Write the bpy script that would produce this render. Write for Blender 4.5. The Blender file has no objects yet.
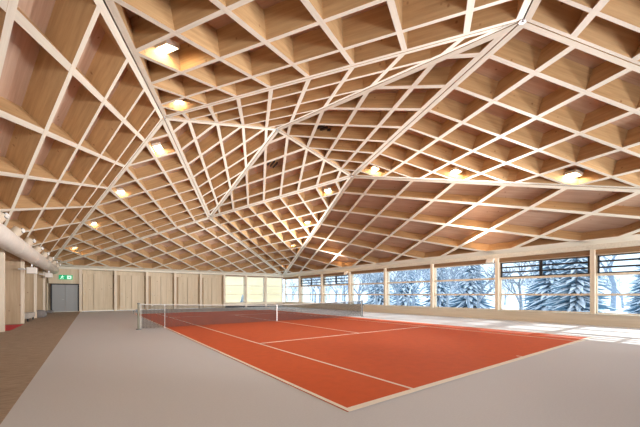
import bpy, math, random
from mathutils import Vector, Matrix
random.seed(7)
COL = bpy.context.scene.collection
V = Vector

# ------------------------------------------------------------------ materials
def new_mat(name):
    m = bpy.data.materials.new(name); m.use_nodes = True
    nt = m.node_tree; b = nt.nodes['Principled BSDF']
    return m, nt, b

def plain(name, col, rough=0.6, metal=0.0, noise=0.0, scale=8.0, bump=0.0):
    m, nt, b = new_mat(name)
    b.inputs['Base Color'].default_value = (*col, 1)
    b.inputs['Roughness'].default_value = rough
    b.inputs['Metallic'].default_value = metal
    if noise or bump:
        tc = nt.nodes.new('ShaderNodeTexCoord'); n = nt.nodes.new('ShaderNodeTexNoise')
        n.inputs['Scale'].default_value = scale; n.inputs['Detail'].default_value = 6
        nt.links.new(tc.outputs['Object'], n.inputs['Vector'])
        if noise:
            r = nt.nodes.new('ShaderNodeValToRGB')
            r.color_ramp.elements[0].position = 0.3; r.color_ramp.elements[1].position = 0.7
            r.color_ramp.elements[0].color = (*[c*(1-noise) for c in col], 1)
            r.color_ramp.elements[1].color = (*[min(1, c*(1+noise)) for c in col], 1)
            nt.links.new(n.outputs['Fac'], r.inputs['Fac']); nt.links.new(r.outputs['Color'], b.inputs['Base Color'])
        if bump:
            bp = nt.nodes.new('ShaderNodeBump'); bp.inputs['Strength'].default_value = bump
            bp.inputs['Distance'].default_value = 0.01
            nt.links.new(n.outputs['Fac'], bp.inputs['Height']); nt.links.new(bp.outputs['Normal'], b.inputs['Normal'])
    return m

def wood(name, c1, c2, rough=0.55, stretch=(0.25, 5, 5), knots=True, scale=2.2, vert=False):
    m, nt, b = new_mat(name)
    tc = nt.nodes.new('ShaderNodeTexCoord'); mp = nt.nodes.new('ShaderNodeMapping')
    mp.inputs['Scale'].default_value = stretch if not vert else (5, 5, 0.25)
    oi = nt.nodes.new('ShaderNodeObjectInfo')
    add = nt.nodes.new('ShaderNodeVectorMath'); add.operation = 'ADD'
    mul = nt.nodes.new('ShaderNodeMath'); mul.operation = 'MULTIPLY'; mul.inputs[1].default_value = 37
    nt.links.new(oi.outputs['Random'], mul.inputs[0])
    nt.links.new(tc.outputs['Object'], add.inputs[0]); nt.links.new(mul.outputs[0], add.inputs[1])
    nt.links.new(add.outputs[0], mp.inputs['Vector'])
    n = nt.nodes.new('ShaderNodeTexNoise'); n.inputs['Scale'].default_value = scale
    n.inputs['Detail'].default_value = 8; n.inputs['Roughness'].default_value = 0.65
    n.inputs['Distortion'].default_value = 0.4
    nt.links.new(mp.outputs[0], n.inputs['Vector'])
    r = nt.nodes.new('ShaderNodeValToRGB')
    r.color_ramp.elements[0].position = 0.32; r.color_ramp.elements[1].position = 0.68
    r.color_ramp.elements[0].color = (*c1, 1); r.color_ramp.elements[1].color = (*c2, 1)
    nt.links.new(n.outputs['Fac'], r.inputs['Fac'])
    out = r.outputs['Color']
    if knots:
        vo = nt.nodes.new('ShaderNodeTexVoronoi'); vo.inputs['Scale'].default_value = 2.6
        nt.links.new(add.outputs[0], vo.inputs['Vector'])
        kr = nt.nodes.new('ShaderNodeValToRGB')
        kr.color_ramp.elements[0].position = 0.05; kr.color_ramp.elements[1].position = 0.11
        kr.color_ramp.elements[0].color = (0.45, 0.3, 0.2, 1); kr.color_ramp.elements[1].color = (1, 1, 1, 1)
        nt.links.new(vo.outputs['Distance'], kr.inputs['Fac'])
        mx = nt.nodes.new('ShaderNodeMix'); mx.data_type = 'RGBA'; mx.blend_type = 'MULTIPLY'
        mx.inputs[0].default_value = 0.75
        nt.links.new(out, mx.inputs[6]); nt.links.new(kr.outputs['Color'], mx.inputs[7]); out = mx.outputs[2]
    nt.links.new(out, b.inputs['Base Color'])
    b.inputs['Roughness'].default_value = rough
    return m

def emis(name, col, strength):
    m, nt, b = new_mat(name)
    b.inputs['Base Color'].default_value = (*col, 1)
    b.inputs['Emission Color'].default_value = (*col, 1)
    b.inputs['Emission Strength'].default_value = strength
    return m

def glass_mat():
    m, nt, b = new_mat('window glass'); nt.nodes.remove(b)
    t = nt.nodes.new('ShaderNodeBsdfTransparent'); g = nt.nodes.new('ShaderNodeBsdfGlossy')
    t.inputs['Color'].default_value = (0.93, 0.97, 0.98, 1)
    g.inputs['Roughness'].default_value = 0.02
    lw = nt.nodes.new('ShaderNodeLayerWeight'); lw.inputs['Blend'].default_value = 0.12
    mu = nt.nodes.new('ShaderNodeMath'); mu.operation = 'MULTIPLY'; mu.inputs[1].default_value = 0.5
    mix = nt.nodes.new('ShaderNodeMixShader')
    nt.links.new(lw.outputs['Fresnel'], mu.inputs[0]); nt.links.new(mu.outputs[0], mix.inputs[0])
    nt.links.new(t.outputs[0], mix.inputs[1]); nt.links.new(g.outputs[0], mix.inputs[2])
    nt.links.new(mix.outputs[0], nt.nodes['Material Output'].inputs['Surface'])
    return m

M = {}
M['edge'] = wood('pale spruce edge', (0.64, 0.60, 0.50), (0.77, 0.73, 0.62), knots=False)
M['web'] = wood('shade-darkened spruce web', (0.41, 0.245, 0.112), (0.57, 0.37, 0.188))  # same spruce as the edge, darkened: coffer shade put into the colour
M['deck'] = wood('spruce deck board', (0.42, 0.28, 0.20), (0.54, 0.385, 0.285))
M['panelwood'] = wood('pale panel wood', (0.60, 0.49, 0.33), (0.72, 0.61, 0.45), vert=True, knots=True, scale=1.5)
M['finwood'] = wood('shade-darkened fin wood', (0.42, 0.30, 0.18), (0.56, 0.42, 0.27), vert=True, knots=True, scale=1.5)  # panel wood darkened: shade on the left fins put into the colour
M['nozzle'] = plain('nozzle beige', (0.62, 0.52, 0.40), 0.5)
M['postwood'] = wood('pale post wood', (0.70, 0.59, 0.45), (0.82, 0.72, 0.58), vert=True, knots=False)
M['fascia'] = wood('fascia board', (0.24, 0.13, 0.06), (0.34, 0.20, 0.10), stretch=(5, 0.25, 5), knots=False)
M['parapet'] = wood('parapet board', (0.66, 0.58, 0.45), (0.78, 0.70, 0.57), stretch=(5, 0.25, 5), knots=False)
M['floor'] = plain('grey sports carpet', (0.60, 0.60, 0.625), 0.7, noise=0.03, scale=40, bump=0.06)
M['clay'] = plain('red court carpet', (0.62, 0.095, 0.014), 0.8, noise=0.05, scale=5, bump=0.06)
M['line'] = plain('court line white', (0.86, 0.78, 0.66), 0.8)
M['white'] = plain('white paint', (0.8, 0.8, 0.78), 0.5)
M['duct'] = plain('painted duct metal', (0.82, 0.77, 0.70), 0.45, noise=0.05, scale=3)
M['black'] = plain('black metal', (0.02, 0.02, 0.022), 0.5)
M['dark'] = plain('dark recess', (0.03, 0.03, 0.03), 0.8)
M['steel'] = plain('brushed steel', (0.6, 0.6, 0.6), 0.35, metal=1)
M['doorgrey'] = plain('grey door paint', (0.33, 0.34, 0.34), 0.5)
M['nichewhite'] = plain('cool white niche paint', (0.62, 0.66, 0.68), 0.6)
M['red'] = plain('red mat', (0.55, 0.02, 0.03), 0.8, noise=0.15, scale=30)
M['redplastic'] = plain('red plastic', (0.6, 0.02, 0.02), 0.4)
M['tape'] = plain('net tape', (0.42, 0.40, 0.36), 0.7)
M['greypost'] = plain('post green grey', (0.20, 0.19, 0.14), 0.5)
M['darkpost'] = plain('post dark grey', (0.10, 0.11, 0.12), 0.5)
M['netcord'] = plain('black net cord', (0.05, 0.05, 0.05), 0.8)
M['greycloth'] = plain('grey fabric', (0.22, 0.20, 0.19), 0.9, noise=0.2, scale=20)
M['lightgrey'] = plain('light grey fabric', (0.50, 0.47, 0.43), 0.9, noise=0.15, scale=20)
M['lamp'] = emis('lamp glow', (1.0, 0.76, 0.42), 50)
M['lampcase'] = plain('lamp case', (0.75, 0.72, 0.65), 0.4)
M['green'] = emis('exit green', (0.0, 0.34, 0.13), 0.6)
M['signwhite'] = emis('exit white', (0.6, 0.9, 0.72), 0.7)
M['glass'] = glass_mat()
M['cream'] = plain('cream render', (0.84, 0.68, 0.42), 0.9, noise=0.06, scale=1)

def brown_carpet():
    m, nt, b = new_mat('brown sisal carpet')
    tc = nt.nodes.new('ShaderNodeTexCoord'); mp = nt.nodes.new('ShaderNodeMapping')
    mp.inputs['Scale'].default_value = (1.2, 7.0, 1)
    n = nt.nodes.new('ShaderNodeTexNoise'); n.inputs['Scale'].default_value = 3; n.inputs['Detail'].default_value = 8
    n.inputs['Roughness'].default_value = 0.7
    r = nt.nodes.new('ShaderNodeValToRGB'); r.color_ramp.elements[0].position = .3; r.color_ramp.elements[1].position = .7
    r.color_ramp.elements[0].color = (0.22, 0.165, 0.12, 1); r.color_ramp.elements[1].color = (0.50, 0.38, 0.275, 1)
    nt.links.new(tc.outputs['Object'], mp.inputs['Vector']); nt.links.new(mp.outputs[0], n.inputs['Vector'])
    nt.links.new(n.outputs['Fac'], r.inputs['Fac']); nt.links.new(r.outputs['Color'], b.inputs['Base Color'])
    b.inputs['Roughness'].default_value = 0.95
    return m
M['carpet'] = brown_carpet()

def snowy(name, base, snow=(0.86, 0.90, 0.97), lo=0.2, hi=0.6):
    m, nt, b = new_mat(name)
    g = nt.nodes.new('ShaderNodeNewGeometry'); s = nt.nodes.new('ShaderNodeSeparateXYZ')
    nt.links.new(g.outputs['True Normal'], s.inputs[0])
    n = nt.nodes.new('ShaderNodeTexNoise'); n.inputs['Scale'].default_value = 4
    tc = nt.nodes.new('ShaderNodeTexCoord'); nt.links.new(tc.outputs['Object'], n.inputs['Vector'])
    a = nt.nodes.new('ShaderNodeMath'); a.operation = 'ADD'; sb = nt.nodes.new('ShaderNodeMath'); sb.operation = 'SUBTRACT'
    sb.inputs[1].default_value = 0.5
    nt.links.new(n.outputs['Fac'], sb.inputs[0]); nt.links.new(s.outputs['Z'], a.inputs[0]); nt.links.new(sb.outputs[0], a.inputs[1])
    r = nt.nodes.new('ShaderNodeValToRGB'); r.color_ramp.elements[0].position = lo; r.color_ramp.elements[1].position = hi
    r.color_ramp.elements[0].color = (*base, 1); r.color_ramp.elements[1].color = (*snow, 1)
    nt.links.new(a.outputs[0], r.inputs['Fac']); nt.links.new(r.outputs['Color'], b.inputs['Base Color'])
    b.inputs['Roughness'].default_value = 0.8
    return m
M['bark'] = snowy('snowy bark', (0.26, 0.32, 0.40), lo=-.1, hi=.5)
M['needles'] = snowy('snowy needles', (0.17, 0.29, 0.38), lo=-.05, hi=0.7)
M['snow'] = plain('snow', (0.82, 0.87, 0.95), 0.8, noise=0.05, scale=0.6)

# ------------------------------------------------------------------ helpers
class MB:
    def __init__(s): s.v = []; s.f = []; s.m = []
    def box(s, a, b, mi=0):
        x0, x1 = sorted((a[0], b[0])); y0, y1 = sorted((a[1], b[1])); z0, z1 = sorted((a[2], b[2]))
        i = len(s.v)
        s.v += [(x0,y0,z0),(x1,y0,z0),(x1,y1,z0),(x0,y1,z0),(x0,y0,z1),(x1,y0,z1),(x1,y1,z1),(x0,y1,z1)]
        for q in ((0,3,2,1),(4,5,6,7),(0,1,5,4),(1,2,6,5),(2,3,7,6),(3,0,4,7)):
            s.f.append([i+k for k in q]); s.m.append(mi)
        return s
    def tube(s, p, q, r0, r1=None, n=8, mi=0, caps=True):
        p = V(p); q = V(q); r1 = r0 if r1 is None else r1
        d = (q-p).normalized(); a = V((0,0,1)) if abs(d.z) < .9 else V((1,0,0))
        u = d.cross(a).normalized(); w = d.cross(u)
        i = len(s.v)
        for c, r in ((p, r0), (q, r1)):
            for k in range(n):
                t = 2*math.pi*k/n; s.v.append(tuple(c + (u*math.cos(t) + w*math.sin(t))*r))
        for k in range(n):
            j = (k+1) % n; s.f.append([i+k, i+n+k, i+n+j, i+j]); s.m.append(mi)
        if caps:
            s.f.append([i+k for k in range(n)]); s.m.append(mi)
            s.f.append([i+n+k for k in range(n)][::-1]); s.m.append(mi)
        return s
    def poly(s, pts, h, mi=0):   # pts CCW list of (x,y,z), extrude by vector h
        i = len(s.v); n = len(pts); h = V(h)
        s.v += [tuple(p) for p in pts] + [tuple(V(p)+h) for p in pts]
        s.f.append([i+k for k in range(n)][::-1]); s.m.append(mi)
        s.f.append([i+n+k for k in range(n)]); s.m.append(mi)
        for k in range(n):
            j = (k+1) % n; s.f.append([i+k, i+j, i+n+j, i+n+k]); s.m.append(mi)
        return s
    def build(s, name, mats, parent=None, smooth=False, bevel=0.0, mat_world=None):
        if not isinstance(mats, (list, tuple)): mats = [mats]
        me = bpy.data.meshes.new(name)
        vs = s.v
        if parent is None and mat_world is None:   # origin at the base centre of the thing
            xs = [v[0] for v in vs]; ys = [v[1] for v in vs]; z = min(v[2] for v in vs)
            o3 = V(((min(xs)+max(xs))/2, (min(ys)+max(ys))/2, z)); vs = [tuple(V(v)-o3) for v in vs]
        else: o3 = None
        me.from_pydata(vs, [], s.f)
        for m in mats: me.materials.append(M[m] if isinstance(m, str) else m)
        me.polygons.foreach_set('material_index', s.m)
        if smooth: me.polygons.foreach_set('use_smooth', [True]*len(s.f))
        me.update()
        o = bpy.data.objects.new(name, me); COL.objects.link(o)
        if o3 is not None: o.location = o3
        if mat_world is not None: o.matrix_world = mat_world
        if parent is not None:
            o.parent = parent
            if parent.type == 'EMPTY' or parent.parent or parent.location.length > 0:
                o.matrix_parent_inverse = world_of(parent).inverted()
        if bevel:
            b = o.modifiers.new('bevel', 'BEVEL'); b.width = bevel; b.segments = 2
        return o

def world_of(o):
    m = o.matrix_basis.copy()
    if o.parent: m = world_of(o.parent) @ o.matrix_parent_inverse @ m
    return m

def tag(o, label=None, cat=None, group=None, kind=None):
    if label: o['label'] = label
    if cat: o['category'] = cat
    if group: o['group'] = group
    if kind: o['kind'] = kind
    return o

def empty(name, loc=(0,0,0)):
    o = bpy.data.objects.new(name, None); COL.objects.link(o); o.location = loc; o.empty_display_size = .2
    return o

def struct(o, label=None, cat=None): return tag(o, label, cat, None, 'structure')

# ------------------------------------------------------------------ hall dimensions
XL, XR, YN, YF, ZE = -5.5, 16.5, -6.7, 30.5, 3.8
P = dict(N1=V((-.06,11.9,9.15)), N2=V((5.5,11.9,10.44)), N3=V((5.45,23.7,8.03)), N4=V((5.58,.1,7.90)), N5=V((11,11.9,9.15)),
         C=V((XR,YF,ZE)), D=V((XL,YF,ZE-.05)), R=V((XR,YN-.25,ZE)), L=V((XL,YN,ZE-.15)))
FR = sorted([.5+s*.05825*(2*k+1) for k in range(4) for s in (-1, 1)])
DEPTH, W, GAP = 0.60, 0.147, 0.03

def clip_half(poly, p0, nrm):
    out = []
    for i in range(len(poly)):
        a, b = poly[i], poly[(i+1) % len(poly)]
        da, db = (a-p0).dot(nrm), (b-p0).dot(nrm)
        if da >= 0: out.append(a)
        if (da >= 0) != (db >= 0): out.append(a + (b-a)*(da/(da-db)))
    return out

def beam(poly, n, xdir, depth, name, parent, mats, lift=0.0):
    """convex polygon on a facet plane, extruded along the facet normal; local x runs along the beam"""
    if len(poly) < 3: return None
    c = sum(poly, V((0,0,0)))/len(poly)
    x = xdir.normalized(); z = n; y = z.cross(x).normalized()
    mw = Matrix(((x.x,y.x,z.x,c.x),(x.y,y.y,z.y,c.y),(x.z,y.z,z.z,c.z),(0,0,0,1)))
    inv = mw.inverted(); loc = [inv @ p for p in poly]
    area = sum(loc[i].x*loc[(i+1)%len(loc)].y-loc[(i+1)%len(loc)].x*loc[i].y for i in range(len(loc)))
    if abs(area) < 0.02: return None
    if area < 0: loc = loc[::-1]
    mb = MB(); k = len(loc)
    mb.v = [(p.x, p.y, lift) for p in loc] + [(p.x, p.y, depth) for p in loc]
    mb.f = [list(range(k))[::-1], list(range(k, 2*k))] + [[i, (i+1)%k, k+(i+1)%k, k+i] for i in range(k)]
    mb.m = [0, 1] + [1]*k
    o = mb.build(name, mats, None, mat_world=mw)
    o.parent = parent
    return o

ceiling = struct(empty('ceiling'), 'folded timber ceiling of rhombic wooden coffers over the whole tennis hall', 'ceiling')

def facet(names, inner=False):
    A, B, Cc = [P[k] for k in names]        # A is the apex
    n = (B-A).cross(Cc-A).normalized()
    if n.z < 0: n = -n
    tri = [A, B, Cc]
    if (B-A).cross(Cc-A).z < 0: tri = [A, Cc, B]
    edges = []
    for i in range(3):
        a, b = tri[i], tri[(i+1) % 3]; e = (b-a).normalized(); edges.append((a, b, e, n.cross(e)))  # inward normal
    def inset(poly, d):
        for a, b, e, m in edges: poly = clip_half(poly, a+m*d, m)
        return poly
    cen = (A+B+Cc)/3
    big = lambda p, e, m, w0, w1: [p+e*-60+m*w0, p+e*60+m*w0, p+e*60+m*w1, p+e*-60+m*w1]
    # deck
    deck = [cen-V((60,60,0)), cen+V((60,-60,0)), cen+V((60,60,0)), cen+V((-60,60,0))]
    def lift(x, y): return V((x, y, A.z - (n.x*(x-A.x)+n.y*(y-A.y))/n.z))
    deck = [lift(p.x, p.y) for p in deck]
    dk = inset(deck, -0.62)
    x = edges[0][2]
    k = len(dk); mb = MB()
    y = n.cross(x).normalized(); c = cen+n*DEPTH
    mw = Matrix(((x.x,y.x,n.x,c.x),(x.y,y.y,n.y,c.y),(x.z,y.z,n.z,c.z),(0,0,0,1))); inv = mw.inverted()
    loc = [inv @ (p+n*DEPTH) for p in dk]
    mb.v = [(p.x,p.y,0) for p in loc]+[(p.x,p.y,.05) for p in loc]
    mb.f = [list(range(k))[::-1], list(range(k,2*k))]+[[i,(i+1)%k,k+(i+1)%k,k+i] for i in range(k)]; mb.m = [0]*(k+2)
    root = mb.build('ceiling_facet', 'deck', None, mat_world=mw)
    root.parent = ceiling
    def attach(o):
        if o is None: return
        w = o.matrix_world.copy() if False else o.matrix_basis.copy()
        o.parent = root; o.matrix_parent_inverse = mw.inverted()
    # fold beams on each edge
    for a, b, e, m in edges:
        w = W
        eave = a.z < ZE+.01 and b.z < ZE+.01
        if eave: w = 0.34
        poly = inset(big(a, e, m, GAP/2, GAP/2+w), GAP/2)
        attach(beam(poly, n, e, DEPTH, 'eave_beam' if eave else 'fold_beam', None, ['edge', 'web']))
    # lattice
    lines = []
    if inner:
        r = P['N1']
        for c_ in FR:
            lines.append((r+(P['N4']-r)*c_, P['N3']-r, 0)); lines.append((r+(P['N3']-r)*c_, P['N4']-r, 1))
    else:
        s0 = .97 if names == ['N1','L','D'] else 1; s1 = .97 if names == ['N4','N1','L'] else 1
        for c_ in FR + ([1.03] if .97 in (s0, s1) else []):
            if c_ < 1 or s0 < 1: lines.append((A+(B-A)*c_*s0, Cc-A, 0))
            if c_ < 1 or s1 < 1: lines.append((A+(Cc-A)*(c_*s1+(.018*(1-c_) if names == ['N4','N5','R'] else 0)), B-A, 1))
    for p, d, fam in lines:
        p0 = lift(p.x, p.y); p1 = lift(p.x+d.x, p.y+d.y); e = (p1-p0).normalized(); m = n.cross(e)
        poly = inset(big(p0, e, m, -W/2, W/2), GAP/2+W*0.9)
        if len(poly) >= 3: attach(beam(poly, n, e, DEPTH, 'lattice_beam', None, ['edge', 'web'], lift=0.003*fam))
    return n, A, lift

FAC = {}
for key, inner in (('N2 N1 N3',1),('N2 N3 N5',1),('N2 N5 N4',1),('N2 N4 N1',1),('N3 N1 D',0),('N3 D C',0),('N3 N5 C',0),
                   ('N5 C R',0),('N4 N5 R',0),('N4 R L',0),('N4 N1 L',0),('N1 L D',0)):
    FAC[key] = facet(key.split(), bool(inner))
# steel node plates where folds meet
for k in ('N1','N2','N3','N4','N5'):
    mb = MB(); p = P[k]
    mb.tube(p+V((0,0,-.035)), p+V((0,0,.25)), .09, n=12); mb.tube(p+V((0,0,-.06)), p+V((0,0,-.03)), .03, n=8)
    o = mb.build('node_plate', 'steel', None, mat_world=Matrix.Identity(4)); o.parent = ceiling

# ------------------------------------------------------------------ floor
struct(MB().box((-7.2,YN,-.2),(XR+.4,YF+.4,0)).build('floor','floor'), 'smooth pale grey sports carpet surrounding the red tennis court', 'floor')
tag(MB().box((-6.87,YN+.02,0),(-3.37,YF-.02,.006)).build('carpet_runner','carpet'), 'brown woven carpet strip along the left wall from the front to the double door', 'carpet')
CW, CL = 10.97, 23.77
court = tag(MB().box((0,0,0),(CW,CL,.012)).build('tennis_court','clay'), 'orange-red tennis court surface with white lines in the middle of the hall', 'tennis court')
def line(a, b):
    return MB().box((a[0],a[1],.012),(b[0],b[1],.016)).build('court_line','line',court)
line((-.0,.08),(.06,CL-.08)); line((CW-.06,.08),(CW,CL-.08)); line((0,-.03),(CW,.08)); line((0,CL-.08),(CW,CL+.02))
line((1.372,.08),(1.422,CL-.08)); line((CW-1.422,.08),(CW-1.372,CL-.08))
for yy in (5.485, CL-5.485): line((1.422,yy-.025),(CW-1.422,yy+.025))
line((5.46,5.51),(5.51,CL-5.51)); line((5.46,.08),(5.51,.2)); line((5.46,CL-.2),(5.51,CL-.08))

# ------------------------------------------------------------------ net
NY = 11.885
net = tag(empty('tennis_net',(5.485,NY,.012)), 'black tennis net with white headband stretched across the red court', 'tennis net')
XA, XB = -1.0, 11.884
def ztop(x):
    return .914 + .156*abs((x-5.485)/6.4)**1.4
# netting: cords
mb = MB(); r = .006; nx = 250
for i in range(nx+1):
    x = XA+.08+(XB-XA-.16)*i/nx; mb.box((x-r,NY-r,.03),(x+r,NY+r,ztop(x)-.01))
for j in range(1,20):
    seg = 24
    for i in range(seg):
        x0 = XA+.08+(XB-XA-.16)*i/seg; x1 = XA+.08+(XB-XA-.16)*(i+1)/seg
        a0 = .03+(ztop(x0)-.04)*j/20; a1 = .03+(ztop(x1)-.04)*j/20
        k = len(mb.v)
        mb.v += [(x0,NY-r,a0-r),(x1,NY-r,a1-r),(x1,NY+r,a1-r),(x0,NY+r,a0-r),(x0,NY-r,a0+r),(x1,NY-r,a1+r),(x1,NY+r,a1+r),(x0,NY+r,a0+r)]
        for q in ((0,3,2,1),(4,5,6,7),(0,1,5,4),(2,3,7,6)): mb.f.append([k+t for t in q]); mb.m.append(0)
mb.build('netting','netcord',net)
mb = MB(); seg = 32
for i in range(seg):
    x0 = XA+(XB-XA)*i/seg; x1 = XA+(XB-XA)*(i+1)/seg; k = len(mb.v); a0, a1 = ztop(x0), ztop(x1)
    mb.v += [(x0,NY-.008,a0-.042),(x1,NY-.008,a1-.042),(x1,NY+.008,a1-.042),(x0,NY+.008,a0-.042),(x0,NY-.008,a0),(x1,NY-.008,a1),(x1,NY+.008,a1),(x0,NY+.008,a0)]
    for q in ((0,3,2,1),(4,5,6,7),(0,1,5,4),(2,3,7,6)): mb.f.append([k+t for t in q]); mb.m.append(0)
mb.build('headband','tape',net)
MB().box((5.46,NY-.011,.0),(5.51,NY+.011,.915)).build('centre_strap','white',net)
MB().box((XA+.06,NY-.009,.03),(XA+.1,NY+.009,1.03)).build('side_tape','tape',net)
MB().box((XB-.1,NY-.009,.03),(XB-.06,NY+.009,1.03)).build('side_tape','tape',net)
def post(x, mat, lab, s):
    t = tag(empty('net_post',(x,NY,0)), lab, 'net post', 'net posts')
    MB().tube((x,NY,0),(x,NY,1.07),.042,n=14).build('pole',mat,t,smooth=False)
    MB().tube((x,NY,0),(x,NY,.03),.10,n=14).build('base_collar','darkpost',t)
    MB().tube((x,NY,1.07),(x,NY,1.10),.058,n=14).build('top_cap','darkpost',t)
    m = MB(); m.box((x-s*.05,NY-.03,.72),(x-s*.12,NY+.03,.84)); m.tube((x-s*.12,NY,.78),(x-s*.2,NY,.78),.012); m.tube((x-s*.19,NY,.78),(x-s*.19,NY-.0,.66),.012)
    m.build('winder','darkpost',t)
post(XA,'greypost','grey-green round net post at the left end of the net',1)
post(XB,'darkpost','dark grey net post at the right end of the net, by the windows',-1)
MB_ = MB(); MB_.tube((-.02,NY-.02,.012),(-.02,NY-.02,1.05),.010,n=8); MB_.tube((-.02,NY-.02,.012),(-.02,NY-.02,.02),.05,n=12)
tag(MB_.build('net_stick','white'), 'thin white upright stick supporting the net above the left sideline', 'net stick')

# ------------------------------------------------------------------ right wall (windows)
POSTY = [11.9+2.15*(2*k+1) for k in range(-4,4)]     # -3.15 .. 26.95
RAILS = (1.455, 2.40); SILL, WTOP = 0.52, 3.36
wr = struct(MB().box((XR,YN-.4,0),(XR+.45,YF+.4,SILL)).build('wall_right','parapet'), 'low pale parapet wall under the long row of windows', 'wall')
MB().box((XR-.05,YN,SILL),(XR+.46,YF,SILL+.03)).build('sill_board','edge',wr)
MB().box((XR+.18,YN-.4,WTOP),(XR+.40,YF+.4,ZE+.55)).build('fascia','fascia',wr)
MB().box((XR-.02,YN-.4,ZE-.21),(XR+.2,YF+.4,ZE+.22)).build('wall_plate','edge',wr)
for y in POSTY:
    MB().box((XR,y-.085,SILL+.03),(XR+.55,y+.085,ZE-.21)).build('post','postwood',wr)
def bay_right(i, y0, y1, louvre, lab):
    w = struct(empty('window_%d'%i, (XR+.35,(y0+y1)/2,SILL+.03)), lab, 'window')
    f = MB(); t = .05
    f.box((XR+.20,y0,RAILS[0]-.05),(XR+.40,y1,RAILS[0]+.05)); f.box((XR+.20,y0,RAILS[1]-.055),(XR+.40,y1,RAILS[1]+.055))
    f.box((XR+.25,y0,SILL+.03),(XR+.40,y1,SILL+.08)); f.box((XR+.25,y0,WTOP-.05),(XR+.40,y1,WTOP))
    f.box((XR+.25,y0,SILL+.03),(XR+.40,y0+.05,WTOP)); f.box((XR+.25,y1-.05,SILL+.03),(XR+.40,y1,WTOP))
    f.build('window_frame','postwood',w)
    for z0, z1 in ((SILL+.08,RAILS[0]-.03),(RAILS[0]+.03,RAILS[1]-.035),(RAILS[1]+.035,WTOP-.05)):
        MB().box((XR+.32,y0+.05,z0),(XR+.332,y1-.05,z1)).build('pane','glass',w)
    if louvre:
        za, zb = RAILS[1]+.06, WTOP-.05
        for a, b in (((y0+.06),(y0+y1)/2),((y0+y1)/2,(y1-.06))):
            m = MB(); fx0, fx1 = XR+.22, XR+.30
            m.box((fx0,a,za),(fx1,b,za+.05)); m.box((fx0,a,zb-.05),(fx1,b,zb)); m.box((fx0,a,za),(fx1,a+.07,zb)); m.box((fx0,b-.07,za),(fx1,b,zb))
            for k in (1,2):
                z = za+(zb-za)*k/3; m.box((fx0-.02,a,z-.04),(fx1,b,z+.04))
            m.build('louvre_frame','black',w)
ys = [YN]+POSTY+[YF]
ordn = ['nearest','second','third','fourth','fifth','sixth','seventh','eighth','ninth']
LOUV = {0:0,1:1,2:1,3:0,4:0,5:0,6:1,7:1,8:0}
for i in range(9):
    bay_right(i+1, ys[i]+.085*(i>0), ys[i+1]-.085*(i<8), LOUV[i], 'glazed window bay in the right wall, %s from the camera%s' % (ordn[i], ', black framed louvres above' if LOUV[i] else ''))

# ------------------------------------------------------------------ back wall
BX = [-3.36,-.86,1.65,4.13,6.62,9.12,11.66,14.15]
wb = struct(MB().box((-7.2,YF+.66,0),(9.2,YF+.9,ZE+.6)).build('wall_back','finwood'), 'far end wall with pale wooden panels between posts', 'wall')  # darker body wood paints the recess shadow beside the posts
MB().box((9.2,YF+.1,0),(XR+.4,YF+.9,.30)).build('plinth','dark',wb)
MB().box((9.2,YF+.02,.30),(XR,YF+.5,.52)).build('sill_board','parapet',wb)
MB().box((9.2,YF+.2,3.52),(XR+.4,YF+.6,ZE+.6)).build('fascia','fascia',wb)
MB().box((XL,YF-.02,3.62),(XR,YF+.67,ZE+.1)).build('header_beam','edge',wb)
for x in BX:
    MB().box((x-.10,YF-.0,0),(x+.10,YF+.66,3.62)).build('post','postwood',wb)
names = ['first','second','third','fourth','fifth']
for i in range(5):
    a, b = BX[i]+.1, BX[i+1]-.1
    t = tag(empty('wall_panel',((a+b)/2,YF+.6,0)), 'pale wooden panelled bay, %s to the right of the grey double door' % names[i], 'wall panel', 'panelled bays of the far wall')
    mid = (a+b)/2+(.0 if i else -.35)
    pa = a+.26 if i else a+.04
    for u, v in ((pa,mid-.01),(mid+.01,b-.10)):
        m = MB(); nb = 2; wd = (v-u)/nb
        for k in range(nb): m.box((u+k*wd+.004,YF+.42,.06),(u+(k+1)*wd-.004,YF+.65,3.25))
        m.build('panel_leaf','panelwood',t)
    MB().box((a,YF+.58,3.26),(b,YF+.65,3.6)).build('transom_board','panelwood',t)
    m = MB()
    for z in (.35, 1.5): m.box((pa+.1,YF+.355,z),(pa+.19,YF+.38,z+.035))
    m.build('handle','steel',t)
for i, (a, b) in enumerate(((9.22,11.56),(11.76,14.05),(14.25,16.5))):
    w = struct(empty('window_%d'%(10+i),((a+b)/2,YF+.25,.5)), 'bright cream-coloured window bay in the far wall, %s from the right corner' % ['third','second','first'][i], 'window')
    f = MB()
    for z in (.52,1.455,2.44,3.46): f.box((a,YF+.14,z),(b,YF+.30,z+.06))
    f.box((a,YF+.14,.52),(a+.06,YF+.30,3.5)); f.box((b-.06,YF+.14,.52),(b,YF+.30,3.5)); f.build('window_frame','postwood',w)
    for z0, z1 in ((.58,1.455),(1.515,2.44),(2.5,3.46)): MB().box((a+.06,YF+.22,z0),(b-.06,YF+.232,z1)).build('pane','glass',w)
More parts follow.
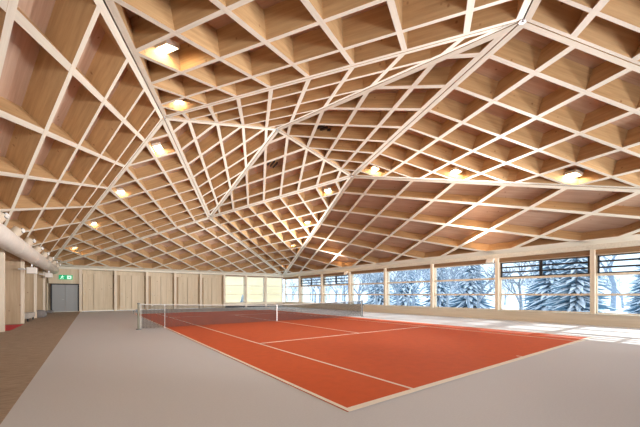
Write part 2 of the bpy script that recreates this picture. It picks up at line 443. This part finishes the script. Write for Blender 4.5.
# door
d = struct(empty('door_1',(-4.4,YF+.2,0)), 'grey double door with black frame in the far left corner', 'door')
f = MB(); f.box((-5.32,YF+.16,0),(-5.22,YF+.30,2.38)); f.box((-3.56,YF+.16,0),(-3.46,YF+.30,2.38)); f.box((-5.32,YF+.16,2.28),(-3.46,YF+.30,2.38)); f.build('door_frame','black',d)
MB().box((-5.22,YF+.20,.03),(-4.40,YF+.26,2.28)).build('door_leaf','doorgrey',d); lf = MB().box((-4.385,YF+.20,.03),(-3.56,YF+.26,2.28)).build('door_leaf','doorgrey',d)
m = MB(); m.tube((-4.47,YF+.2,1.05),(-4.47,YF+.14,1.05),.012); m.tube((-4.47,YF+.145,1.05),(-4.60,YF+.145,1.05),.012); m.build('door_handle','steel',d)
MB().box((-5.56,YF+.1,2.38),(-5.46,YF+.64,0)).build('side_panel','panelwood',wb); MB().box((-5.46,YF+.1,0),(-3.46,YF+.32,.03)).build('threshold','edge',d)
t = MB().box((-5.45,YF+.16,2.38),(-3.47,YF+.64,3.62)).build('lintel_panel','panelwood',wb)
# exit sign: green box, running figure on the left, doorway with arrow on the right
ex = tag(empty('exit_sign',(-4.35,YF+.06,2.72)), 'green lit emergency exit sign above the grey double door', 'exit sign')
sy = YF+.10
MB().box((-4.80,sy,2.72),(-3.90,sy+.10,3.10)).build('sign_box','green',ex); MB().box((-4.4,sy+.1,2.86),(-4.3,YF+.3,2.94)).build('bracket','steel',ex)
m = MB()
def pl(pts, dx, dz, s=1.0):
    q = [(dx+p[0]*s, sy-.006, dz+p[1]*s) for p in pts]; m.poly(q, (0,.006,0))
pl([(math.cos(a)*.03,math.sin(a)*.03) for a in [k*math.pi/4 for k in range(8)]], -4.56, 3.03)          # head
pl([(-.06,-.03),(.03,-.02),(.05,.06),(-.02,.08)], -4.58, 2.93)                                          # torso
pl([(-.02,.0),(-.11,-.05),(-.10,-.08),(.0,-.03)], -4.56, 2.97); pl([(.03,.0),(.11,.0),(.11,-.03),(.03,-.03)], -4.56, 2.98)  # arms
pl([(-.05,0),(.0,0),(-.06,-.08),(-.14,-.10),(-.14,-.13),(-.04,-.12)], -4.58, 2.91); pl([(.0,0),(.04,0),(.09,-.07),(.06,-.15),(.03,-.15),(.05,-.07)], -4.58, 2.91)  # legs
m.build('running_figure','signwhite',ex)
m = MB(); pl([(0,0),(.28,0),(.28,.28),(0,.28)], -4.26, 2.77); m.build('doorway_symbol','signwhite',ex)
m = MB(); sy2 = sy; sy = sy-.006; pl([(.05,.12),(.14,.12),(.14,.06),(.23,.14),(.14,.22),(.14,.16),(.05,.16)], -4.26, 2.77); m.build('arrow_symbol','green',ex); sy = sy2

# ------------------------------------------------------------------ left wall: niches between deep fins
wl = struct(MB().box((-7.1,YN,0),(-6.9,YF+.6,ZE+1.2)).build('wall_left','nichewhite'), 'left wall of deep wooden fins and pale niches', 'wall')
q = struct(MB().box((-6.9,YN,3.12),(XL+.02,YF,3.3)).build('trim_20','web'), 'wooden soffit over the left niches', 'soffit')
MB().box((-6.9,YN,3.3),(XL-.02,YF,ZE+.5)).build('fascia','edge',q)
for y in POSTY:
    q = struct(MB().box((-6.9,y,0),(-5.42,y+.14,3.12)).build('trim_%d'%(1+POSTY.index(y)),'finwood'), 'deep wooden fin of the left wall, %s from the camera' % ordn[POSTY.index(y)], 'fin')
    MB().box((-5.42,y-.03,0),(-5.30,y+.17,3.4)).build('post','postwood',q)
    MB().box((-6.9,y+.14,2.75),(-5.6,y+.3,2.85)).build('ledger','edge',q)
for i, (a, b) in enumerate(zip([YN]+[y+.14 for y in POSTY], POSTY+[YF])):
    if i in (0,): continue
    d2 = tag(empty('niche_door',(-6.88,(a+b)/2,0)), 'cool white closet front in the left wall niche, %s from the far wall' % ordn[8-i] if i < 8 else 'cool white closet front in the left wall niche beside the double door', 'closet front', 'closet fronts in the left wall niches')
    MB().box((-6.87,a+1.0,.02),(-6.81,b-.05,2.7)).build('door_leaf','nichewhite',d2)
    MB().tube((-6.81,a+1.2,1.05),(-6.75,a+1.2,1.05),.03).build('door_handle','steel',d2)

# ------------------------------------------------------------------ near wall behind camera, openings added to let in daylight
wn = struct(MB().box((-7.1,YN-.4,0),(XR+.4,YN,.52)).build('wall_near','parapet'), 'near end wall behind the camera', 'wall')
MB().box((-7.1,YN-.4,3.36),(XR+.4,YN-.02,ZE+.6)).build('fascia','fascia',wn)
for x in [-7.0,-5.5]+BX+[XR]: MB().box((x-.1,YN-.35,.52),(x+.1,YN,3.36)).build('post','postwood',wn)

# ------------------------------------------------------------------ air duct with jet nozzles
duct = tag(empty('air_duct',(-5.0,12,3.42)), 'large round pale air duct running high along the left wall', 'air duct')
DX, DZ, DR = -5.04, 3.43, .34
MB().tube((DX,YN+.6,DZ),(DX,29.6,DZ),DR,n=40).build('duct_tube','duct',duct,smooth=False)
for p in duct.children[0].data.polygons: p.use_smooth = len(p.vertices) == 4
for k in range(-6,8):
    m = MB(); y = -4+k*0
y = 12.98-2.72*7
while y < 29.6:
    e = duct
    m = MB(); a = V((DX,y,DZ)); dr = V((.55,0,.83)).normalized()
    m.tube(a+dr*.28, a+dr*.58, .17, .17, n=18); jn = m.build('jet_nozzle','nozzle',duct)
    m = MB(); side = V((.93,-.25,.12)).normalized(); c = a+dr*.47
    m.tube(c+side*.10, c+side*.19, .085, .08, n=16); m.tube(c+side*.19, c+side*.22, .05, .035, n=12)
    m.build('nozzle_mouth','white',jn)
    m = MB(); m.tube(c+side*.14, c+side*.16, .097, .097, n=16); m.build('nozzle_ring','darkpost',jn)
    y += 2.72
for y in (1.2,5.5,9.8,14.05,18.35,22.65,26.95):
    m = MB(); m.tube((DX,y-.02,DZ),(DX,y+.02,DZ),DR+.008,n=40); m.build('joint_band','lampcase',duct)
    MB().box((XL+.0,y-.02,DZ-.03),(DX-.30,y+.02,DZ+.03)).build('bracket','steel',duct)

def speaker(x,y,z,lab):
    s = tag(empty('loudspeaker',(x,y,z)), lab, 'loudspeaker', 'wall loudspeakers')
    r = MB(); r.box((x-.19,y-.18,z-.17),(x+.19,y+.16,z+.14)); o = r.build('cabinet','lampcase',s,bevel=.02)
    MB().box((x-.16,y-.195,z-.14),(x+.16,y-.18,z+.11)).build('grille','duct',s)
    MB().box((XL+.05,y-.03,z+.02),(x-.15,y+.03,z+.08)).build('bracket','steel',s); MB().box((x-.03,y-.03,z+.13),(x+.03,y+.03,z+.3)).build('hanger','steel',s)
speaker(-4.95,17.9,2.66,'white box loudspeaker under the air duct, the nearer of two')
speaker(-4.95,25.2,2.80,'white box loudspeaker under the air duct near the exit sign, the farther of two')

# ------------------------------------------------------------------ small things along the left wall
tag(MB().box((-6.5,14.5,.006),(-5.22,17.6,.022)).build('doormat','red',bevel=.004), 'red floor mat lying between the first two wooden fins at left', 'mat')
b = tag(empty('bench',(-5.5,20.6,.006)), 'low light grey padded bench in the left niche beyond the red mat', 'bench')
MB().box((-5.85,19.6,.16),(-5.25,21.6,.44)).build('seat','lightgrey',b,bevel=.03)
for x in (-5.80,-5.36):
    for y in (19.66,21.48): MB().box((x,y,.006),(x+.06,y+.06,.16)).build('leg','black',b)
# pouffe
m = MB(); n = 20; prof = [(.26,.006),(.32,.08),(.34,.22),(.33,.34),(.28,.42),(.18,.47),(.02,.49)]
for r_, z in prof:
    for k in range(n): t = 2*math.pi*k/n; m.v.append((-5.22+r_*math.cos(t), 23.25+r_*math.sin(t), z))
for j in range(len(prof)-1):
    for k in range(n): k2 = (k+1)%n; m.f.append([j*n+k, j*n+k2, (j+1)*n+k2, (j+1)*n+k]); m.m.append(0)
m.f.append(list(range(n))[::-1]); m.m.append(0); m.f.append([(len(prof)-1)*n+k for k in range(n)]); m.m.append(0)
tag(m.build('pouffe','greycloth',smooth=True), 'dark grey round pouffe standing beside the third wooden fin at left', 'pouffe')
m = MB(); m.box((-5.45,28.9,.006),(-5.05,29.5,.22)); tag(m.build('sports_bag','greycloth',bevel=.06), 'small dark bag on the carpet beside the double door', 'bag')

# ------------------------------------------------------------------ ceiling lights
def lamp(x, y, key, lab, size=(.44,.34)):
    n, A, lift = FAC[key]
    c = lift(x, y) + n*.30
    a = P[key.split()[1]]-P[key.split()[0]]; e = (a - n*a.dot(n)).normalized(); f_ = n.cross(e)
    mw = Matrix(((e.x,f_.x,n.x,c.x),(e.y,f_.y,n.y,c.y),(e.z,f_.z,n.z,c.z),(0,0,0,1)))
    o = empty('ceiling_light'); o.matrix_world = mw
    tag(o, lab, 'ceiling light', 'ceiling floodlights along the roof folds')
    def loc(mb, nm, mt):
        q = mb.build(nm, mt, None, mat_world=Matrix.Identity(4)); q.parent = o; return q
    sx, sy_ = size[0]/2, size[1]/2
    fr = MB(); t = .035
    fr.box((-sx-t,-sy_-t,-.01),(sx+t,-sy_,.06)); fr.box((-sx-t,sy_,-.01),(sx+t,sy_+t,.06)); fr.box((-sx-t,-sy_,-.01),(-sx,sy_,.06)); fr.box((sx,-sy_,-.01),(sx+t,sy_,.06))
    fr.box((-sx-t,-sy_-t,.06),(sx+t,sy_+t,.12))
    loc(fr,'housing','lampcase'); loc(MB().box((-sx,-sy_,.01),(sx,sy_,.055)),'diffuser','lamp')
    loc(MB().tube((0,0,.12),(0,0,DEPTH-.1),.02),'hanger','steel')
nth = ['first','second','third','fourth']
FOLDS = [('N4 N1 L','the fold rising to the top left', 'left', [(.33,10.57),(-.90,6.09),(-2.2,1.7),(-3.4,-2.6)]),
         ('N3 N1 D','the fold down to the far left corner','left',[(.22,14.58),(-1.09,19.09),(-2.39,23.55),(-3.51,27.97)]),
         ('N4 N5 R','the fold above the near right windows','right',[(11.07,10.09),(12.4,5.72),(13.73,1.27),(14.9,-3.1)]),
         ('N3 N5 C','the fold down to the far right corner','right',[(10.98,14.45),(12.28,18.91),(13.62,23.37),(14.9,27.8)])]
for key, nm, pk, pts in FOLDS:
    for k, (x, y) in enumerate(pts):
        lamp(x, y, key, 'lit floodlight on %s, %s from its peak' % (nm, nth[k]))

# fill floodlights added to brighten the ceiling: near end wall and window posts
def fill_flood(x, y, z, aim, watt, lab, ang=120, case='black'):
    aim = V(aim); c = V((x,y,z)); d = (aim-c).normalized()
    o = tag(empty('floodlight', c), lab, 'floodlight', 'added fill floodlights aimed up at the ceiling')
    u = d.cross(V((0,0,1))).normalized(); w_ = u.cross(d)
    mb = MB(); q = [c-d*.16+u*sx*.22+w_*sz*.15 for sx, sz in ((-1,-1),(1,-1),(1,1),(-1,1))]
    mb.poly(q, d*.12); mb.build('housing',case,o)
    mb = MB(); q = [c-d*.04+u*sx*.20+w_*sz*.13 for sx, sz in ((-1,-1),(1,-1),(1,1),(-1,1))]
    mb.poly(q, d*.01); mb.build('lens','white',o)
    L = bpy.data.lights.new('fill_flood','SPOT'); L.energy = watt; L.spot_size = math.radians(ang); L.spot_blend = 1; L.shadow_soft_size = .5; L.color = (1,.98,.96)
    lo = bpy.data.objects.new('fill_lamp', L); COL.objects.link(lo); lo.location = c+d*.3; lo.rotation_euler = d.to_track_quat('-Z','Y').to_euler()
FILL_W = 1150
for i, (x, ax) in enumerate(((-4.3,0),(.6,3),(5.5,5.5),(10.4,8),(15.3,11))):  # unseen lamps added behind the camera as ceiling fill
    fill_flood(x, YN+.35, 2.3, (ax,17,10), FILL_W*(.5,.8,1,1.3,1.6)[i], 'added unseen black floodlight on the near end wall behind the camera, %s from the left' % ordn[i].replace('nearest','first'))

for k, (i, lab) in enumerate(((2,'small grey box at the top of the window post by the near louvres, with added fill light'), (5,'small grey box at the top of the window post beside the far black louvres, with added fill light'))):
    y = POSTY[i]  # grey boxes on the posts, given an added fill light across the hall
    fill_flood(XR-.22, y+.30, 3.50, (3,y+2,10), 6500, lab, 110, 'lampcase')
for i, (x, ax) in enumerate(((1.5,-1),(5.5,5.5),(12.5,12))):  # unseen lamps added to light the far wall and far ceiling
    fill_flood(x, YN+.35, 3.0, (ax,28,5), 6500, 'added unseen black long-throw floodlight high on the near end wall behind the camera, %s from the left' % ordn[i].replace('nearest','first'), 55)

# small fixtures in the coffers
n_, A_, lf_ = FAC['N2 N1 N3']
p = lf_(4.69, 14.42); mb = MB(); mb.tube(p+n_*.2, p+n_*.34, .11, .13, n=14); mb.tube(p+n_*.34, p+n_*.598, .02, n=8)
tag(mb.build('alarm_beacon','redplastic'), 'small red alarm beacon inside a coffer left of the central roof peak', 'alarm')

for key, x, y, lab in (('N2 N3 N5', 6.62, 14.83, 'dark slotted vent inside a coffer just below the central roof peak'),
                       ('N2 N5 N4', 6.86, 9.81, 'dark slotted vent inside a coffer to the right of the central roof peak')):
    n, A, lift = FAC[key]; c = lift(x, y)+n*.34
    e = V((1,0,0)); e = (e-n*e.dot(n)).normalized(); g = n.cross(e)
    mw = Matrix(((e.x,g.x,n.x,c.x),(e.y,g.y,n.y,c.y),(e.z,g.z,n.z,c.z),(0,0,0,1)))
    o = empty('vent_grille'); o.matrix_world = mw; tag(o, lab, 'vent')
    m = MB()
    for k in range(4): m.box((-.34+k*.2,-.30,-.02),(-.27+k*.2,.30,.10))
    q = m.build('slat','black',None,mat_world=Matrix.Identity(4)); q.parent = o
    m = MB(); m.box((-.36,-.32,.10),(.36,.32,.15)); q = m.build('backing_plate','web',None,mat_world=Matrix.Identity(4)); q.parent = o

# ------------------------------------------------------------------ outside
struct(MB().box((XR+.5,-60,-.6),(160,120,-.35)).build('ground','snow'), 'snow covered ground outside the windows', 'ground')
struct(MB().box((-60,YF+.95,-.6),(XR+.5,120,-.35)).build('ground','snow'), 'snow covered terrace behind the far wall', 'ground')
bl = tag(empty('building',(11,44,-.35)), 'sunlit cream building outside the far windows', 'building')
MB().box((-8,44,-.35),(24,50,9)).build('wall','cream',bl)
for z in (.9, 1.6, 2.4): MB().box((-8,43.9,z),(24,44,z+.12)).build('ledge','cream',bl)
for i in range(7):
    MB().box((-6+i*4.2,43.93,5.0),(-4+i*4.2,44,6.6)).build('window','doorgrey',bl)

def bare_tree(x, y, h, seed, lab):
    rnd = random.Random(seed); mb = MB()
    def grow(p, d, L, r, lev):
        q = p + d*L; mb.tube(p, q, r, r*.72, n=5 if lev < 2 else 3, caps=False)
        if lev >= 5: return
        k = 3 if lev < 4 else 4
        for _ in range(k):
            ax = V((rnd.uniform(-1,1), rnd.uniform(-1,1), rnd.uniform(-.25,.7)))
            nd = (d*.75 + ax.normalized()*rnd.uniform(.5,.8)).normalized()
            grow(q if _ else p+d*L*.75, nd, L*rnd.uniform(.62,.85), max(r*.62,.012), lev+1)
    grow(V((0,0,0)), V((rnd.uniform(-.08,.08),rnd.uniform(-.08,.08),1)).normalized(), h*.22, h*.02, 0)
    o = mb.build('bare_tree','bark',None,mat_world=Matrix.Translation((x,y,-.36)))
    return tag(o, lab, 'tree', 'trees outside the windows')

def conifer(x, y, h, seed, lab):
    rnd = random.Random(seed); mb = MB(); mb.tube((0,0,0),(0,0,h*.96),h*.016,.02,n=7,mi=0)
    tiers = 30
    for t in range(tiers):
        z = h*(.05+.93*t/tiers); R = h*.26*(1-t/tiers)**.85+.12; k = 15
        for i in range(k):
            a = 2*math.pi*(i+rnd.random()*.8)/k; L = R*rnd.uniform(.7,1.12); d = V((math.cos(a),math.sin(a),0)); s = V((-d.y,d.x,0))
            droop = rnd.uniform(.15,.42)
            zz = z+rnd.uniform(-.1,.1)*h/8
            p0 = V((0,0,zz)); p1 = p0+d*L*.5+V((0,0,-L*droop*.35)); p2 = p0+d*L+V((0,0,-L*droop))
            w = L*rnd.uniform(.08,.15)
            j = len(mb.v)
            mb.v += [tuple(p0), tuple(p1+s*w), tuple(p2), tuple(p1-s*w), tuple(p1+V((0,0,w*.35))), tuple(p1-V((0,0,w*.9)))]
            for q in ((0,4,1),(1,4,2),(2,4,3),(3,4,0),(0,1,5),(1,2,5),(2,3,5),(3,0,5)): mb.f.append([j+v for v in q]); mb.m.append(1)
    o = mb.build('conifer',['bark','needles'],None,mat_world=Matrix.Translation((x,y,-.36)))
    return tag(o, lab, 'tree', 'trees outside the windows')
CAM = V((-2.54,-2.85,1.455))
def bayname(x, y):
    t = (XR-CAM.x)/(x-CAM.x); yy = CAM.y+(y-CAM.y)*t
    for i in range(9):
        if ys[i] <= yy < ys[i+1]: return ordn[i]
    return 'ninth' if yy < 35 else 'corner'
spec = [(0,'c',23.5,3.4,8),(0,'c',29,6.5,9),(0,'b',20.5,5.6,7),(0,'b',35,10,11),(0,'b',21.5,9,7),(0,'b',26,12,8),(0,'b',21.5,15.5,7),
        (0,'c',30,14,10),(0,'b',22,11.8,7),(0,'b',25,17.5,9),(0,'b',21.5,19.5,7),(0,'b',28,22,10),(0,'b',22,23,8),(0,'c',32,19,9),(0,'b',24,27.5,9),
        (0,'b',30,31,10),(0,'b',22.5,31,8),(0,'b',26,37,10),(0,'c',36,27,11),(0,'b',36,44,12),(0,'c',40,36,12),(0,'c',33,1.2,6.5),(0,'b',31,-1.5,5.5),(0,'c',35,-4.5,6.5)]
cnt = {}
for i,(_,k,x,y,h) in enumerate(spec):
    bn = bayname(x,y); kk = (bn,k); cnt[kk] = cnt.get(kk,0)+1
    far = 'close to the glass' if x < 23 else ('a little way off' if x < 28 else 'far off')
    if k == 'b': bare_tree(x,y,h,i+3,'snowy bare branching tree seen through the %s right window bay, %s' % (bn, far))
    else: conifer(x,y,h,i+40,'snow-dusted dark conifer seen through the %s right window bay, %s' % (bn, far))
rows = [[o for o in bpy.data.objects if o.name.startswith('bare_tree')][:4]][0]
rnd = random.Random(11)
for i in range(42):
    x = 43 + 10*(i % 3) + rnd.uniform(-2,2); y = -8 + (i//3)*7 + rnd.uniform(-1.5,1.5)
    src = rows[rnd.randrange(4)]; o = src.copy(); COL.objects.link(o); k = rnd.uniform(1.0, 1.35)
    o.matrix_world = Matrix.Translation((x, y, -.36)) @ Matrix.Rotation(rnd.random()*6.28, 4, 'Z') @ Matrix.Scale(k, 4)
    o['label'] = 'snowy tree in the distant wood seen through the %s right window bay' % bayname(x, y); o['group'] = 'trees of the distant wood'
for i,(x,y,h) in enumerate(((10.6,36,1.5),(13.3,35.5,1.9))):
    conifer(x,y,h,90+i,['small round dark shrub outside the left far-wall window','small pointed conifer outside the middle far-wall window'][i])

# ------------------------------------------------------------------ light
w = bpy.data.worlds.new('World'); bpy.context.scene.world = w; w.use_nodes = True
bg = w.node_tree.nodes['Background']
bg.inputs['Color'].default_value = (0.74, 0.87, 1.0, 1); bg.inputs['Strength'].default_value = 1.9
sun = bpy.data.lights.new('sun','SUN'); sun.energy = 5.0; sun.angle = math.radians(.6); sun.color = (1,.98,.95)
so = bpy.data.objects.new('sun', sun); COL.objects.link(so)
sd = V((-1.0, .04, -.50)).normalized()     # travel direction
so.rotation_euler = sd.to_track_quat('-Z','Y').to_euler(); so.location = (30,0,20)

cam = bpy.data.cameras.new('camera'); co = bpy.data.objects.new('camera', cam); COL.objects.link(co)
co.location = CAM; co.rotation_euler = (math.pi/2, 0, -0.638)
cam.sensor_width = 36; cam.lens = 306.8*36/640; cam.shift_y = (294.6-213.5)/640; cam.clip_start = .05; cam.clip_end = 500
sc = bpy.context.scene; sc.camera = co
sc.view_settings.view_transform = 'Standard'; sc.view_settings.look = 'None'; sc.view_settings.gamma = 1
sc.view_settings.use_curve_mapping = False; sc.view_settings.exposure = 0.08
sc.cycles.max_bounces = 10; sc.cycles.diffuse_bounces = 6; sc.cycles.transparent_max_bounces = 16
sc.cycles.use_denoising = True
